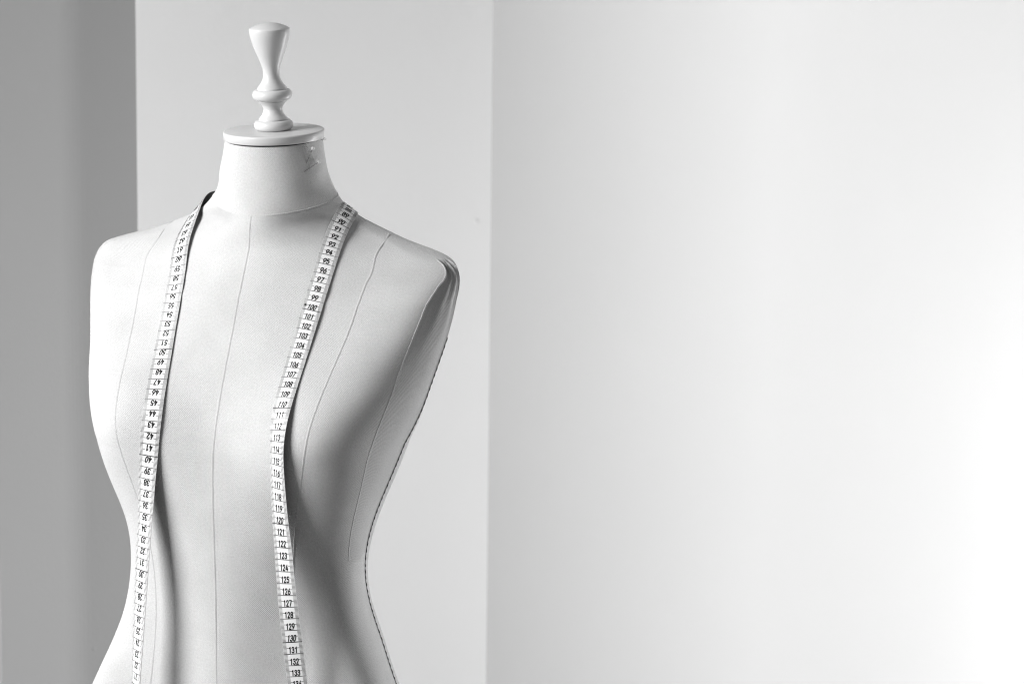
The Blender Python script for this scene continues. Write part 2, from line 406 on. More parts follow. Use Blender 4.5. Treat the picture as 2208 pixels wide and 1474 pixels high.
def groove(u, t, r=.022, lift=.05):   # the sewing thread sunk in the notch
    p, _ = on_cloth(u, t); s = np.concatenate([[0], np.cumsum(np.linalg.norm(np.diff(p, axis=0), axis=1))])
    k = int(s[-1]/.25)+2; sq = np.linspace(0, s[-1], k); p, n = on_cloth(np.interp(sq, s, u), np.interp(sq, s, t))
    return tube_mesh((p+n*lift)*CM, r*CM, 5)
ucf = np.linspace(.02, float(u_neck(0))-.03, 60)
usm = lambda u: np.clip((u-15.6)/(17.3-15.6), 0, 1)
upr = np.linspace(.02, 17.6, 110); tpr = np.interp(upr, [0, 15.6, 16.15, 16.71, 17.0, 17.22, 17.49, 17.68], [.75, .75, .806, .95, 1.17, 1.42, 1.66, 1.80])
for _ in range(4): tpr[1:-1] = (tpr[:-2]+2*tpr[1:-1]+tpr[2:])/4
SEAMS = [(ucf, 0*ucf), (upr, tpr), (upr, -tpr)]
for k, (u, t) in enumerate(SEAMS): seam_strip('seam', u, t, torso, relax=0 if k == 0 else 100)
tn = np.linspace(-np.pi, np.pi, 160); seam_strip('collar_seam', u_neck(tn), tn, neck, lip=.018)
# panel edges and back seams of both sides
for sg in (1, -1):
    ue = np.linspace(float(np.interp(1.35, ZL, UL)), U_A, 80); te, ts = t_edges(ue)
    seam_strip('panel_edge', ue, sg*te, torso, lip=.012, wid=.08, notch=.75)
    ub2 = np.linspace(.02, U_A, 100); _, ts2 = t_edges(ub2)
    seam_strip('back_seam', ub2, sg*ts2, torso, lip=.014, wid=.08)
    tw = np.linspace(1.35, 1.95, 14); seam_strip('waist_seam', np.interp(1.35-1.3*(tw-1.35)/.6, ZL, UL), sg*tw, torso, lip=.012, wid=.08)
    # hand stitches closing the back seam
    uz = np.linspace(.05, U_A, 400); _, tz = t_edges(uz); p, _ = on_cloth(uz, sg*tz)
    s = np.concatenate([[0], np.cumsum(np.linalg.norm(np.diff(p, axis=0), axis=1))]); top_s = np.interp(np.interp(19.6, ZL, UL), uz, s)
    parts = []; a = .2
    while a < top_s:
        l = rng.uniform(.34, .46); off = rng.uniform(.03, .07)
        qs = np.linspace(a, a+l, 5); pp, nn = on_cloth(np.interp(qs, s, uz), sg*np.interp(qs, s, tz))
        T = np.gradient(pp, axis=0); T /= np.linalg.norm(T, axis=1, keepdims=True); Lt = np.cross(nn, T)*sg
        w = np.linspace(-off, off, 5)[:, None]; arch = (np.sin(np.linspace(.15, np.pi-.15, 5))*.05+.035)[:, None]
        parts.append(tube_mesh((pp+Lt*(w+.02)+nn*arch)*CM, .028*CM, 6)); a += l+rng.uniform(.16, .26)
    parts.append(groove(np.interp(np.linspace(0, top_s, 80), s, uz), sg*np.interp(np.linspace(0, top_s, 80), s, tz), .024, .045))
    V, F = join(parts); mesh_np('hand_stitching', V, F, M_THREAD, torso)

# wooden cap on the neck and turned knob
tilt = Matrix.Rotation(R(3.6), 4, 'X') @ Matrix.Rotation(R(-.9), 4, 'Y')
def place(V, origin):
    return np.array([tuple(tilt @ Vector(v)+Vector(origin)) for v in V])
CAPO = (0.03, 4.52, 36.74)
cap_prof = [(0.001, -.76), (4.23, -.76), (4.30, -.74), (4.34, -.68), (4.37, -.4), (4.38, -.16), (4.36, -.08), (4.30, -.025), (4.20, 0), (2, .0), (.001, 0)]
V, F = lathe(cap_prof, 160); capo = mesh_np('neck_cap', place(V, CAPO)*CM, F, M_PAINT, form)
gap = [(4.05, -1.16), (4.18, -1.16), (4.22, -1.02), (4.05, -1.02)]
z = lambda y: (1352-y)/136.5
r = lambda v: v/132.6
kp = smooth_prof([(r(232), z(166)), (r(233), z(185)), (r(231), z(215)), (r(222), z(265)), (r(203), z(335)), (r(172), z(430)), (r(133), z(530)), (r(104), z(615)), (r(94), z(680)), (r(101), z(740)), (r(122), z(790)), (r(150), z(830)), (r(168), z(855)), (r(170), z(866))])
dome = smooth_prof([(.001, z(92)), (r(70), z(97)), (r(140), z(116)), (r(200), z(142)), (r(229), z(160))])
t1 = [(r(166), z(874))]+[(r(172)+r(57)*math.sin(a), z(936)+r(62)*math.cos(a)) for a in np.linspace(.15, np.pi-.15, 16)]+[(r(166), z(1000))]
mid = smooth_prof([(r(164), z(1004)), (r(163), z(1014)), (r(150), z(1028)), (r(126), z(1058)), (r(111), z(1095)), (r(111), z(1120)), (r(124), z(1160)), (r(146), z(1192)), (r(163), z(1214)), (r(166), z(1228))])
t2 = [(r(160), z(1234))]+[(r(168)+r(57)*math.sin(a), z(1292)+r(58)*math.cos(a)) for a in np.linspace(.15, np.pi-.15, 16)]+[(r(150), 0.0), (.001, 0.0)]
prof = np.vstack([dome, kp, t1, mid, t2])[::-1]
V, F = lathe(prof, 96); knob = mesh_np('knob', place(V, CAPO)*CM, F, M_PAINT, form)
# frayed cloth edge under the cap
parts = []
for k in range(13):
    a = rng.normal(.16, .12); a0 = np.array([4.33*math.cos(a), 4.33*math.sin(a)-.0, -.80]); d = np.array([math.cos(a), math.sin(a), rng.uniform(-.3, .5)])
    l = rng.uniform(.10, .26); e = rng.normal(0, .08, 3)
    pts = np.array([a0+d*l*s+e*s*s for s in np.linspace(0, 1, 6)]); parts.append(tube_mesh(pts, .014, 5))
V, F = join(parts); mesh_np('frayed_edge', place(V, CAPO)*CM, F, M_FUZZ, neck)
# stand below the picture
V, F = lathe([(.001, -1.0), (.014, -1.0), (.014, -.148), (.001, -.148)], 24)
mesh_np('pole', V*1.0+np.array([0, .005, 0]), F, M_PAINT, form)
V, F = lathe([(.001, -.9995), (.17, -.9995), (.178, -.992), (.17, -.98), (.05, -.972), (.02, -.95), (.001, -.95)], 64)
mesh_np('stand_base', V*1.0+np.array([0, .005, 0]), F, M_PAINT, form)

FM = Matrix.Translation([-0.22294, 2.40492, 0.99987]) @ Matrix.Rotation(YAW, 4, 'Z')
# ------------------------------------------------------------------ pins in the neck
PIN_LABELS = ['upper glass-headed pin stuck steeply into the neck just under the cap',
              'lower glass-headed pin leaning outwards from the side of the neck']
for (h, p, nn), lab in zip([[[4.354, 3.033, 35.453],
 [3.975, 2.595, 34.278],
 [0.849, -0.501, 0.169]],
 [[4.685, 3.605, 34.264],
 [4.055, 2.493, 33.655],
 [0.826, -0.535, 0.179]]], PIN_LABELS):
    h = np.array(h); p = np.array(p); d = (h-p)/np.linalg.norm(h-p)
    base = FM @ Vector(p*CM)
    root = thing('dressmaker_pin', lab, 'pin', base, YAW, 'pins in the neck')
    V, F = tube_mesh(np.array([-d*.35+d*s for s in np.linspace(0, np.linalg.norm(h-p)+.35, 4)])*CM, .024*CM, 8)
    mesh_np('shaft', V, F, M_STEEL, root)
    a = np.linspace(0, np.pi, 14); V, F = lathe(np.stack([np.maximum(np.sin(a), 1e-3)*.17, -np.cos(a)*.17], 1), 20)
    mesh_np('head', (V+(h-p))*CM, F, M_PEARL, root)

# ------------------------------------------------------------------ measuring tape
TAPE = np.array([[16.0, -7.146, -8.915, -14.226, -0.778, 0.627, 0.044],
 [16.5, -7.12, -8.905, -13.727, -0.778, 0.627, 0.044],
 [17.0, -7.094, -8.896, -13.229, -0.778, 0.627, 0.044],
 [17.5, -7.067, -8.886, -12.731, -0.778, 0.627, 0.044],
 [18.0, -7.041, -8.877, -12.233, -0.778, 0.627, 0.044],
 [18.5, -7.014, -8.867, -11.735, -0.778, 0.627, 0.044],
 [19.0, -6.988, -8.858, -11.236, -0.778, 0.627, 0.044],
 [19.5, -6.962, -8.849, -10.738, -0.778, 0.627, 0.044],
 [20.0, -6.935, -8.839, -10.24, -0.778, 0.627, 0.044],
 [20.5, -6.909, -8.83, -9.742, -0.778, 0.627, 0.044],
 [21.0, -6.883, -8.82, -9.244, -0.778, 0.627, 0.044],
 [21.5, -6.858, -8.812, -8.747, -0.789, 0.613, 0.045],
 [22.0, -6.833, -8.803, -8.249, -0.8, 0.599, 0.046],
 [22.5, -6.806, -8.793, -7.751, -0.809, 0.585, 0.046],
 [23.0, -6.777, -8.783, -7.251, -0.819, 0.572, 0.046],
 [23.5, -6.747, -8.772, -6.75, -0.828, 0.56, 0.044],
 [24.0, -6.716, -8.761, -6.249, -0.836, 0.547, 0.042],
 [24.5, -6.687, -8.75, -5.746, -0.844, 0.535, 0.039],
 [25.0, -6.658, -8.74, -5.242, -0.851, 0.523, 0.036],
 [25.5, -6.629, -8.729, -4.74, -0.859, 0.511, 0.034],
 [26.0, -6.599, -8.719, -4.238, -0.866, 0.499, 0.032],
 [26.5, -6.569, -8.708, -3.737, -0.873, 0.487, 0.029],
 [27.0, -6.539, -8.697, -3.237, -0.879, 0.476, 0.026],
 [27.5, -6.509, -8.687, -2.736, -0.885, 0.465, 0.022],
 [28.0, -6.481, -8.676, -2.235, -0.891, 0.454, 0.017],
 [28.5, -6.452, -8.666, -1.734, -0.896, 0.445, 0.011],
 [29.0, -6.422, -8.655, -1.234, -0.9, 0.435, 0.005],
 [29.5, -6.392, -8.644, -0.736, -0.905, 0.426, 0.0],
 [30.0, -6.36, -8.633, -0.237, -0.909, 0.417, -0.004],
 [30.5, -6.327, -8.621, 0.262, -0.913, 0.408, -0.007],
 [31.0, -6.295, -8.61, 0.761, -0.916, 0.4, -0.009],
 [31.5, -6.262, -8.598, 1.259, -0.92, 0.393, -0.01],
 [32.0, -6.23, -8.587, 1.755, -0.923, 0.385, -0.01],
 [32.5, -6.198, -8.575, 2.247, -0.926, 0.378, -0.009],
 [33.0, -6.165, -8.563, 2.737, -0.929, 0.371, -0.007],
 [33.5, -6.133, -8.552, 3.227, -0.932, 0.362, -0.006],
 [34.0, -6.101, -8.54, 3.719, -0.936, 0.353, -0.004],
 [34.5, -6.068, -8.529, 4.214, -0.942, 0.336, -0.003],
 [35.0, -6.036, -8.517, 4.711, -0.948, 0.319, -0.002],
 [35.5, -6.004, -8.506, 5.211, -0.956, 0.292, -0.003],
 [36.0, -5.973, -8.497, 5.711, -0.964, 0.265, -0.003],
 [36.5, -5.941, -8.493, 6.209, -0.972, 0.235, -0.003],
 [37.0, -5.91, -8.492, 6.707, -0.979, 0.205, -0.004],
 [37.5, -5.878, -8.494, 7.203, -0.984, 0.179, -0.003],
 [38.0, -5.844, -8.499, 7.699, -0.988, 0.152, -0.002],
 [38.5, -5.806, -8.504, 8.196, -0.992, 0.124, -0.0],
 [39.0, -5.764, -8.506, 8.695, -0.995, 0.095, 0.002],
 [39.5, -5.72, -8.508, 9.196, -0.998, 0.057, 0.004],
 [40.0, -5.675, -8.51, 9.698, -1.0, 0.019, 0.007],
 [40.5, -5.632, -8.514, 10.201, -1.0, -0.023, 0.01],
 [41.0, -5.593, -8.512, 10.703, -0.998, -0.064, 0.013],
 [41.5, -5.557, -8.502, 11.205, -0.995, -0.096, 0.017],
 [42.0, -5.526, -8.474, 11.701, -0.992, -0.128, 0.022],
 [42.5, -5.5, -8.421, 12.188, -0.99, -0.14, 0.026],
 [43.0, -5.484, -8.333, 12.662, -0.988, -0.153, 0.031],
 [43.5, -5.48, -8.212, 13.119, -0.988, -0.153, 0.031],
 [44.0, -5.49, -8.057, 13.56, -0.988, -0.154, 0.032],
 [44.5, -5.514, -7.872, 13.987, -0.988, -0.15, 0.026],
 [45.0, -5.548, -7.664, 14.403, -0.989, -0.147, 0.02],
 [45.5, -5.588, -7.438, 14.809, -0.99, -0.141, 0.008],
 [46.0, -5.631, -7.199, 15.208, -0.991, -0.135, -0.004],
 [46.5, -5.674, -6.951, 15.6, -0.992, -0.126, -0.019],
 [47.0, -5.718, -6.694, 15.988, -0.993, -0.117, -0.034],
 [47.5, -5.763, -6.43, 16.374, -0.993, -0.105, -0.048],
 [48.0, -5.809, -6.159, 16.759, -0.994, -0.093, -0.062],
 [48.5, -5.856, -5.885, 17.142, -0.994, -0.08, -0.075],
 [49.0, -5.904, -5.61, 17.522, -0.994, -0.066, -0.088],
 [49.5, -5.953, -5.335, 17.897, -0.994, -0.052, -0.099],
 [50.0, -6.001, -5.062, 18.268, -0.993, -0.038, -0.11],
 [50.5, -6.05, -4.792, 18.635, -0.993, -0.024, -0.119],
 [51.0, -6.1, -4.524, 19.001, -0.992, -0.01, -0.127],
 [51.5, -6.15, -4.261, 19.366, -0.991, 0.004, -0.134],
 [52.0, -6.196, -4.004, 19.732, -0.99, 0.019, -0.141],
 [52.5, -6.236, -3.755, 20.098, -0.988, 0.033, -0.148],
 [53.0, -6.27, -3.514, 20.464, -0.987, 0.046, -0.155],
 [53.5, -6.297, -3.284, 20.831, -0.985, 0.059, -0.162],
 [54.0, -6.319, -3.062, 21.198, -0.983, 0.072, -0.169],
 [54.5, -6.34, -2.85, 21.565, -0.981, 0.08, -0.176],
 [55.0, -6.362, -2.638, 21.93, -0.979, 0.086, -0.183],
 [55.5, -6.385, -2.426, 22.293, -0.977, 0.091, -0.191],
 [56.0, -6.409, -2.212, 22.653, -0.976, 0.094, -0.198],
 [56.5, -6.435, -1.995, 23.012, -0.974, 0.097, -0.205],
 [57.0, -6.463, -1.776, 23.37, -0.972, 0.1, -0.213],
 [57.5, -6.495, -1.554, 23.729, -0.97, 0.102, -0.22],
 [58.0, -6.531, -1.327, 24.09, -0.968, 0.105, -0.228],
 [58.5, -6.575, -1.094, 24.453, -0.966, 0.107, -0.237],
 [59.0, -6.627, -0.856, 24.821, -0.963, 0.108, -0.246],
 [59.5, -6.69, -0.61, 25.194, -0.961, 0.109, -0.256],
 [60.0, -6.762, -0.352, 25.57, -0.957, 0.108, -0.268],
 [60.5, -6.842, -0.076, 25.944, -0.953, 0.107, -0.282],
 [61.0, -6.925, 0.229, 26.309, -0.949, 0.105, -0.299],
 [61.5, -7.009, 0.569, 26.658, -0.942, 0.102, -0.319],
 [62.0, -7.091, 0.942, 26.987, -0.934, 0.097, -0.343],
 [62.5, -7.169, 1.342, 27.297, -0.923, 0.092, -0.372],
 [63.0, -7.242, 1.763, 27.592, -0.909, 0.086, -0.407],
 [63.5, -7.306, 2.199, 27.876, -0.891, 0.08, -0.446],
 [64.0, -7.362, 2.646, 28.157, -0.869, 0.075, -0.49],
 [64.5, -7.409, 3.096, 28.445, -0.84, 0.07, -0.538],
 [65.0, -7.446, 3.55, 28.744, -0.806, 0.067, -0.588],
 [65.5, -7.47, 4.008, 29.056, -0.766, 0.065, -0.639],
 [66.0, -7.477, 4.471, 29.379, -0.721, 0.066, -0.69],
 [66.5, -7.455, 4.948, 29.69, -0.672, 0.068, -0.738],
 [67.0, -7.382, 5.447, 29.948, -0.619, 0.072, -0.782],
 [67.5, -7.246, 5.96, 30.123, -0.564, 0.078, -0.822],
 [68.0, -7.047, 6.465, 30.195, -0.508, 0.085, -0.857],
 [68.5, -6.785, 6.929, 30.147, -0.454, 0.093, -0.886],
 [69.0, -6.475, 7.332, 30.01, -0.401, 0.102, -0.91],
 [69.5, -6.139, 7.693, 29.853, -0.352, 0.111, -0.929],
 [70.0, -5.792, 8.031, 29.719, -0.307, 0.121, -0.944],
 [70.5, -5.435, 8.351, 29.613, -0.266, 0.131, -0.955],
 [71.0, -5.068, 8.653, 29.536, -0.23, 0.142, -0.963],
 [71.5, -4.689, 8.936, 29.485, -0.198, 0.154, -0.968],
 [72.0, -4.296, 9.2, 29.454, -0.17, 0.166, -0.971],
 [72.5, -3.887, 9.444, 29.438, -0.145, 0.178, -0.973],
 [73.0, -3.459, 9.667, 29.432, -0.123, 0.191, -0.974],
 [73.5, -3.012, 9.867, 29.431, -0.102, 0.203, -0.974],
 [74.0, -2.546, 10.043, 29.432, -0.082, 0.216, -0.973],
 [74.5, -2.062, 10.192, 29.433, -0.063, 0.227, -0.972],
 [75.0, -1.562, 10.312, 29.432, -0.043, 0.237, -0.97],
 [75.5, -1.05, 10.401, 29.43, -0.023, 0.246, -0.969],
 [76.0, -0.531, 10.46, 29.427, -0.001, 0.254, -0.967],
 [76.5, -0.009, 10.487, 29.423, 0.022, 0.259, -0.966],
 [77.0, 0.508, 10.482, 29.42, 0.046, 0.263, -0.964],
 [77.5, 1.015, 10.446, 29.418, 0.073, 0.264, -0.962],
 [78.0, 1.507, 10.38, 29.418, 0.103, 0.264, -0.959],
 [78.5, 1.976, 10.288, 29.42, 0.135, 0.263, -0.955],
 [79.0, 2.419, 10.17, 29.425, 0.17, 0.26, -0.95],
 [79.5, 2.833, 10.029, 29.432, 0.208, 0.256, -0.944],
 [80.0, 3.215, 9.869, 29.441, 0.249, 0.252, -0.935],
 [80.5, 3.566, 9.69, 29.452, 0.293, 0.246, -0.924],
 [81.0, 3.886, 9.496, 29.466, 0.338, 0.241, -0.91],
 [81.5, 4.178, 9.287, 29.484, 0.385, 0.236, -0.892],
 [82.0, 4.446, 9.065, 29.508, 0.433, 0.231, -0.872],
 [82.5, 4.693, 8.831, 29.539, 0.48, 0.227, -0.848],
 [83.0, 4.925, 8.584, 29.581, 0.526, 0.225, -0.821],
 [83.5, 5.146, 8.325, 29.635, 0.569, 0.225, -0.791],
 [84.0, 5.359, 8.054, 29.706, 0.609, 0.228, -0.76],
 [84.5, 5.569, 7.769, 29.793, 0.644, 0.235, -0.728],
 [85.0, 5.778, 7.471, 29.897, 0.676, 0.247, -0.695],
 [85.5, 5.987, 7.157, 30.014, 0.702, 0.262, -0.662],
 [86.0, 6.19, 6.818, 30.123, 0.724, 0.282, -0.63],
 [86.5, 6.375, 6.441, 30.187, 0.741, 0.303, -0.599],
 [87.0, 6.537, 6.033, 30.195, 0.756, 0.326, -0.568],
 [87.5, 6.677, 5.61, 30.16, 0.768, 0.348, -0.537],
 [88.0, 6.789, 5.183, 30.088, 0.78, 0.367, -0.507],
 [88.5, 6.859, 4.766, 29.963, 0.791, 0.382, -0.477],
 [89.0, 6.874, 4.373, 29.774, 0.804, 0.392, -0.447],
 [89.5, 6.843, 4.012, 29.532, 0.818, 0.396, -0.417],
 [90.0, 6.801, 3.669, 29.265, 0.833, 0.394, -0.388],
 [90.5, 6.77, 3.33, 28.991, 0.849, 0.387, -0.359],
 [91.0, 6.754, 2.992, 28.714, 0.865, 0.376, -0.331],
 [91.5, 6.751, 2.653, 28.433, 0.881, 0.362, -0.304],
 [92.0, 6.758, 2.311, 28.151, 0.896, 0.346, -0.278],
 [92.5, 6.773, 1.964, 27.867, 0.909, 0.33, -0.254],
 [93.0, 6.794, 1.615, 27.582, 0.921, 0.313, -0.232],
 [93.5, 6.817, 1.264, 27.294, 0.932, 0.296, -0.211],
 [94.0, 6.839, 0.919, 26.997, 0.941, 0.28, -0.192],
 [94.5, 6.852, 0.592, 26.676, 0.948, 0.265, -0.175],
 [95.0, 6.853, 0.291, 26.329, 0.955, 0.251, -0.16],
 [95.5, 6.845, 0.009, 25.967, 0.96, 0.238, -0.146],
 [96.0, 6.833, -0.264, 25.605, 0.965, 0.226, -0.134],
 [96.5, 6.815, -0.529, 25.246, 0.969, 0.216, -0.124],
 [97.0, 6.794, -0.784, 24.89, 0.972, 0.206, -0.115],
 [97.5, 6.767, -1.03, 24.534, 0.974, 0.198, -0.107],
 [98.0, 6.737, -1.265, 24.178, 0.977, 0.191, -0.1],
 [98.5, 6.708, -1.495, 23.819, 0.978, 0.185, -0.097],
 [99.0, 6.68, -1.724, 23.458, 0.979, 0.179, -0.093],
 [99.5, 6.651, -1.95, 23.094, 0.981, 0.174, -0.09],
 [100.0, 6.62, -2.173, 22.728, 0.982, 0.168, -0.087],
 [100.5, 6.585, -2.391, 22.358, 0.983, 0.16, -0.085],
 [101.0, 6.546, -2.607, 21.987, 0.985, 0.152, -0.083],
 [101.5, 6.507, -2.825, 21.614, 0.987, 0.141, -0.08],
 [102.0, 6.469, -3.045, 21.241, 0.988, 0.13, -0.078],
 [102.5, 6.435, -3.273, 20.868, 0.99, 0.117, -0.076],
 [103.0, 6.406, -3.508, 20.496, 0.992, 0.104, -0.073],
 [103.5, 6.381, -3.752, 20.124, 0.994, 0.089, -0.07],
 [104.0, 6.358, -4.003, 19.752, 0.995, 0.074, -0.066],
 [104.5, 6.338, -4.263, 19.381, 0.996, 0.06, -0.061],
 [105.0, 6.318, -4.527, 19.01, 0.997, 0.045, -0.056],
 [105.5, 6.3, -4.794, 18.642, 0.998, 0.032, -0.048],
 [106.0, 6.282, -5.063, 18.276, 0.999, 0.019, -0.039],
 [106.5, 6.266, -5.335, 17.91, 1.0, 0.006, -0.029],
 [107.0, 6.252, -5.61, 17.543, 1.0, -0.007, -0.019],
 [107.5, 6.24, -5.89, 17.175, 1.0, -0.019, -0.007],
 [108.0, 6.231, -6.175, 16.805, 0.999, -0.031, 0.005],
 [108.5, 6.224, -6.464, 16.434, 0.999, -0.044, 0.018],
 [109.0, 6.22, -6.756, 16.061, 0.998, -0.057, 0.032],
 [109.5, 6.22, -7.049, 15.686, 0.996, -0.075, 0.049],
 [110.0, 6.225, -7.339, 15.306, 0.993, -0.093, 0.066],
 [110.5, 6.234, -7.623, 14.919, 0.988, -0.124, 0.086],
 [111.0, 6.247, -7.889, 14.521, 0.982, -0.155, 0.106],
 [111.5, 6.26, -8.13, 14.106, 0.972, -0.2, 0.125],
 [112.0, 6.271, -8.333, 13.675, 0.959, -0.243, 0.143],
 [112.5, 6.279, -8.498, 13.225, 0.943, -0.293, 0.157],
 [113.0, 6.287, -8.629, 12.763, 0.924, -0.341, 0.171],
 [113.5, 6.296, -8.725, 12.292, 0.908, -0.379, 0.18],
 [114.0, 6.307, -8.792, 11.814, 0.889, -0.417, 0.188],
 [114.5, 6.318, -8.828, 11.331, 0.882, -0.431, 0.189],
 [115.0, 6.326, -8.833, 10.842, 0.875, -0.445, 0.19],
 [115.5, 6.327, -8.805, 10.344, 0.88, -0.437, 0.185],
 [116.0, 6.322, -8.754, 9.838, 0.886, -0.428, 0.18],
 [116.5, 6.312, -8.687, 9.326, 0.895, -0.409, 0.175],
 [117.0, 6.303, -8.614, 8.811, 0.905, -0.391, 0.17],
 [117.5, 6.296, -8.538, 8.294, 0.913, -0.371, 0.167],
 [118.0, 6.293, -8.465, 7.778, 0.921, -0.352, 0.165],
 [118.5, 6.294, -8.394, 7.261, 0.928, -0.335, 0.165],
 [119.0, 6.299, -8.326, 6.745, 0.934, -0.317, 0.164],
 [119.5, 6.307, -8.262, 6.231, 0.941, -0.297, 0.162],
 [120.0, 6.322, -8.202, 5.718, 0.947, -0.277, 0.161],
 [120.5, 6.342, -8.144, 5.207, 0.955, -0.253, 0.156],
 [121.0, 6.369, -8.089, 4.697, 0.962, -0.229, 0.151],
 [121.5, 6.398, -8.037, 4.188, 0.968, -0.205, 0.147],
 [122.0, 6.432, -7.994, 3.678, 0.973, -0.181, 0.142],
 [122.5, 6.465, -7.959, 3.165, 0.977, -0.161, 0.141],
 [123.0, 6.499, -7.933, 2.652, 0.98, -0.142, 0.139],
 [123.5, 6.535, -7.914, 2.137, 0.982, -0.124, 0.14],
 [124.0, 6.573, -7.9, 1.624, 0.985, -0.106, 0.14],
 [124.5, 6.612, -7.886, 1.111, 0.987, -0.084, 0.139],
 [125.0, 6.653, -7.872, 0.601, 0.989, -0.063, 0.138],
 [125.5, 6.696, -7.856, 0.092, 0.99, -0.036, 0.135],
 [126.0, 6.74, -7.84, -0.416, 0.991, -0.009, 0.133],
 [126.5, 6.785, -7.824, -0.923, 0.991, 0.021, 0.13],
 [127.0, 6.832, -7.807, -1.427, 0.991, 0.051, 0.127],
 [127.5, 6.881, -7.79, -1.928, 0.989, 0.079, 0.126],
 [128.0, 6.931, -7.772, -2.427, 0.986, 0.107, 0.125],
 [128.5, 6.983, -7.753, -2.924, 0.983, 0.128, 0.128],
 [129.0, 7.037, -7.734, -3.423, 0.98, 0.149, 0.131],
 [129.5, 7.091, -7.715, -3.925, 0.977, 0.165, 0.136],
 [130.0, 7.145, -7.695, -4.43, 0.974, 0.18, 0.141],
 [130.5, 7.2, -7.676, -4.938, 0.971, 0.19, 0.146],
 [131.0, 7.254, -7.656, -5.446, 0.968, 0.2, 0.151],
 [131.5, 7.308, -7.637, -5.952, 0.967, 0.202, 0.156],
 [132.0, 7.362, -7.618, -6.451, 0.966, 0.205, 0.16],
 [132.5, 7.417, -7.598, -6.943, 0.966, 0.202, 0.164],
 [133.0, 7.471, -7.579, -7.425, 0.965, 0.199, 0.168],
 [133.5, 7.526, -7.559, -7.898, 0.966, 0.195, 0.172],
 [134.0, 7.58, -7.54, -8.369, 0.966, 0.191, 0.175],
 [134.5, 7.635, -7.52, -8.847, 0.966, 0.191, 0.175],
 [135.0, 7.689, -7.501, -9.328, 0.966, 0.191, 0.175],
 [135.5, 7.744, -7.481, -9.808, 0.966, 0.191, 0.175],
 [136.0, 7.798, -7.462, -10.287, 0.966, 0.191, 0.175],
 [136.5, 7.852, -7.442, -10.767, 0.966, 0.191, 0.175],
 [137.0, 7.907, -7.423, -11.246, 0.966, 0.191, 0.175],
 [137.5, 7.961, -7.403, -11.726, 0.966, 0.191, 0.175],
 [138.0, 8.016, -7.384, -12.205, 0.966, 0.191, 0.175],
 [138.5, 8.07, -7.364, -12.685, 0.966, 0.191, 0.175]])
lab, TP3, TW = TAPE[:, 0], TAPE[:, 1:4], TAPE[:, 4:7]
fine = np.arange(lab[0], lab[-1], .1)
C3 = spl(lab, fine)@TP3; W3 = np.stack([np.interp(fine, lab, TW[:, i]) for i in range(3)], 1)
T3 = np.gradient(C3, axis=0); T3 /= np.linalg.norm(T3, axis=1, keepdims=True)
W3 -= T3*(W3*T3).sum(1)[:, None]; W3 /= np.linalg.norm(W3, axis=1, keepdims=True)
N3 = np.cross(W3, T3)                 # printed face
# on the right strip numbers grow downwards: t points down, w to the viewer's right, w x t towards the viewer
if np.median(N3[-200:, 1]) > 0: N3 = -N3
HW = .85
def strip(l, a, h=0.):
    """point at tape position l (cm mark), a across (-1..1 from left to right edge), h above the printed face"""
    l = np.asarray(l, float); f = (l-fine[0])/.1; i = np.clip(f.astype(int), 0, len(fine)-2); w = (f-i)[..., None]
    c = C3[i]*(1-w)+C3[i+1]*w; ww = W3[i]*(1-w)+W3[i+1]*w; nn = N3[i]*(1-w)+N3[i+1]*w
    a = np.asarray(a, float)
    return c+ww*(a*HW)[..., None]+nn*((.035*(1-a*a))+h)[..., None]
tape = thing('measuring_tape', 'white centimetre measuring tape hung round the neck of the dress form', 'measuring tape', FM.translation, YAW)
ls = np.arange(fine[0], fine[-1]-.1, .2); aa = np.linspace(-1, 1, 9)
G = strip(np.repeat(ls[:, None], 9, 1), np.repeat(aa[None], len(ls), 0))
Gb = strip(np.repeat(ls[:, None], 9, 1), np.repeat(aa[None], len(ls), 0), -.045)
RING = np.concatenate([G, Gb[:, ::-1]], 1)
V = RING.reshape(-1, 3)*CM; F = grid_faces(len(ls), 18, True)
caps = [[i, i+1, 16-i, 17-i] for i in range(8)]; b = (len(ls)-1)*18
F = np.vstack([F, caps, [[b+x for x in q[::-1]] for q in caps]])
band = mesh_np('band', V, F, M_TAPE, tape)
import bmesh
bm = bmesh.new(); bm.from_mesh(band.data); bmesh.ops.recalc_face_normals(bm, faces=bm.faces); bm.to_mesh(band.data); bm.free()
for e in band.data.edges: pass
band.data.polygons.foreach_set('use_smooth', np.ones(len(band.data.polygons), bool))
band.data.materials.append(M_BACK)
mi = np.zeros(len(F), np.int32); jj = np.arange((len(ls)-1)*18) % 18; mi[:len(jj)][(jj >= 9) & (jj <= 16)] = 1
band.data.polygons.foreach_set('material_index', mi)
# sharp long edges
me = band.data; at = me.attributes.new('sharp_edge', 'BOOLEAN', 'EDGE')
ev = np.empty(len(me.edges)*2, np.int32); me.edges.foreach_get('vertices', ev); ev = ev.reshape(-1, 2)
c_ = ev % 18; at.data.foreach_set('value', (np.isin(c_[:, 0], (0, 8, 9, 17)) & (abs(ev[:, 0]-ev[:, 1]) == 18)))
INK_H = .012
def mark(l0, l1, a0, a1, k=2):
    a = np.linspace(a0, a1, k); P0 = strip(np.full(k, l0), a, INK_H); P1 = strip(np.full(k, l1), a, INK_H)
    return np.concatenate([P0, P1]), np.array([[i, i+1, k+i+1, k+i] for i in range(k-1)])
lines, ticks = [], []
for n in range(int(fine[0])+1, int(fine[-1])):
    w = .075 if n % 10 == 0 else .056
    lines.append(mark(n-w/2+.45, n+w/2+.45, -.99, .99, 9))
    for k in range(1, 10):
        l = n+.45+k*.1
        if l > fine[-1]-.15: continue
        ln = .56 if k == 5 else .34
        ticks.append(mark(l-.019, l+.019, -.98, -.98+ln, 3)); ticks.append(mark(l-.019, l+.019, .98-ln, .98, 3))
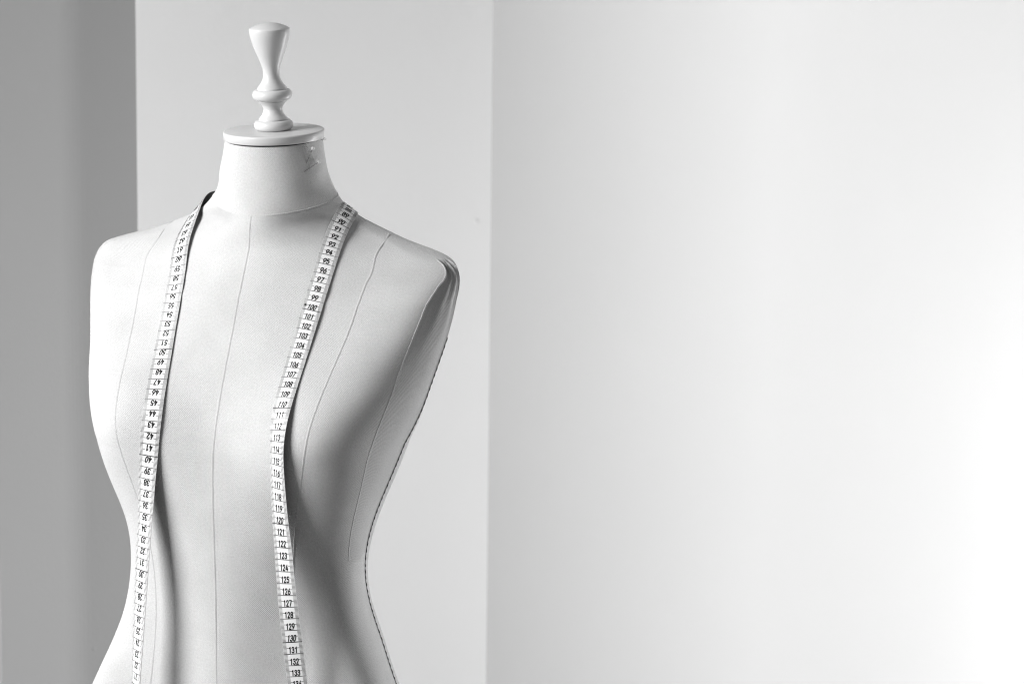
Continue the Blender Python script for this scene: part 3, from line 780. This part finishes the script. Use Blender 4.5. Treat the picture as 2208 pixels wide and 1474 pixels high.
V, F = join(lines); mesh_np('centimetre_lines', V*CM, F, M_INK, tape)
V, F = join(ticks); mesh_np('millimetre_ticks', V*CM, F, M_TICK, tape)
# numerals
def oval(cx, cy, rx, ry, n=22):
    a = np.linspace(0, 2*np.pi, n+1); e = .8
    return [(cx+rx*np.sign(math.sin(x))*abs(math.sin(x))**e, cy+ry*np.sign(math.cos(x))*abs(math.cos(x))**e) for x in a]
STROKES = {
 '0': [oval(.25, .5, .25, .5)], '1': [[(.32, 0), (.32, 1.0)], [(.32, 1.0), (.12, .80)]],
 '2': [[(.02, .75), (.05, .90), (.14, .98), (.25, 1), (.37, .97), (.46, .88), (.47, .74), (.41, .57), (.02, 0), (.5, 0)]],
 '3': [[(.02, .84), (.09, .96), (.25, 1), (.41, .95), (.47, .80), (.43, .64), (.32, .54), (.19, .54)], [(.32, .54), (.45, .44), (.5, .26), (.43, .06), (.25, 0), (.08, .05), (0, .19)]],
 '4': [[(.38, 0), (.38, .58)], [(.30, 1), (0, .25), (.52, .25)]],
 '5': [[(.46, 1), (.08, 1), (.05, .52), (.15, .60), (.28, .62), (.43, .54), (.5, .34), (.45, .11), (.3, 0), (.12, .02), (0, .15)]],
 '6': [oval(.25, .30, .25, .30), [(.36, 1), (.12, .60), (.01, .36)]], '7': [[(0, 1), (.5, 1), (.18, 0)]],
 '8': [oval(.25, .26, .25, .26), oval(.25, .76, .22, .24)], '9': [oval(.25, .70, .25, .30), [(.14, 0), (.38, .40), (.49, .64)]]}
GL = {}
def glyph(ch, hw=.112):
    """one printed digit: strokes of even width with round joints, on a .5 x 1 body"""
    if ch not in GL:
        V, F = [], []
        for line in STROKES[ch]:
            for (x0, y0), (x1, y1) in zip(line[:-1], line[1:]):
                d = np.array([x1-x0, y1-y0]); l = np.linalg.norm(d)
                if l < 1e-6: continue
                d /= l; p = np.array([-d[1], d[0]])*hw; k = len(V)
                V += [np.array([x0, y0])+p, np.array([x0, y0])-p, np.array([x1, y1])-p, np.array([x1, y1])+p]
                F += [(k, k+1, k+2), (k, k+2, k+3)]
            for x0, y0 in line:
                k = len(V); V.append(np.array([x0, y0])); a = np.linspace(0, 2*np.pi, 8, endpoint=False)
                V += [np.array([x0+hw*math.cos(q), y0+hw*math.sin(q)]) for q in a]
                F += [(k, k+1+i, k+1+(i+1) % 8) for i in range(8)]
        GL[ch] = (np.array(V), np.array(F))
    return GL[ch]
nums = []
DH = .47
for n in range(int(fine[0])+2, int(fine[-1])):
    txt = str(n); bold = n % 10 == 0
    adv = .30 if len(txt) == 2 else .265; x = -adv*len(txt)/2
    for ch in txt:
        v, f = glyph(ch)
        gx = (v[:, 0]-.25)*(.40 if len(txt) == 2 else .34); gy = v[:, 1]*DH
        xx = x+adv/2+gx+(gy-DH/2)*(.26 if bold else .10)
        yy = n+.45-.10-gy             # baseline towards its own line
        nums.append((strip(yy, (xx-.02)/HW, INK_H+.002), f)); x += adv
    if n == 100:
        a = np.linspace(0, 2*np.pi, 10, endpoint=False)+np.pi/2; rr = np.where(np.arange(10) % 2 == 0, .19, .085)
        vx = np.append(rr*np.cos(a), 0)-.62; vy = np.append(rr*np.sin(a), 0)+.36
        nums.append((strip(n+.45-.10-vy, vx/HW, INK_H+.002), np.array([[10, i, (i+1) % 10] for i in range(10)])))
V, F = join(nums); mesh_np('numerals', V*CM, F, M_INK, tape, smooth=False)
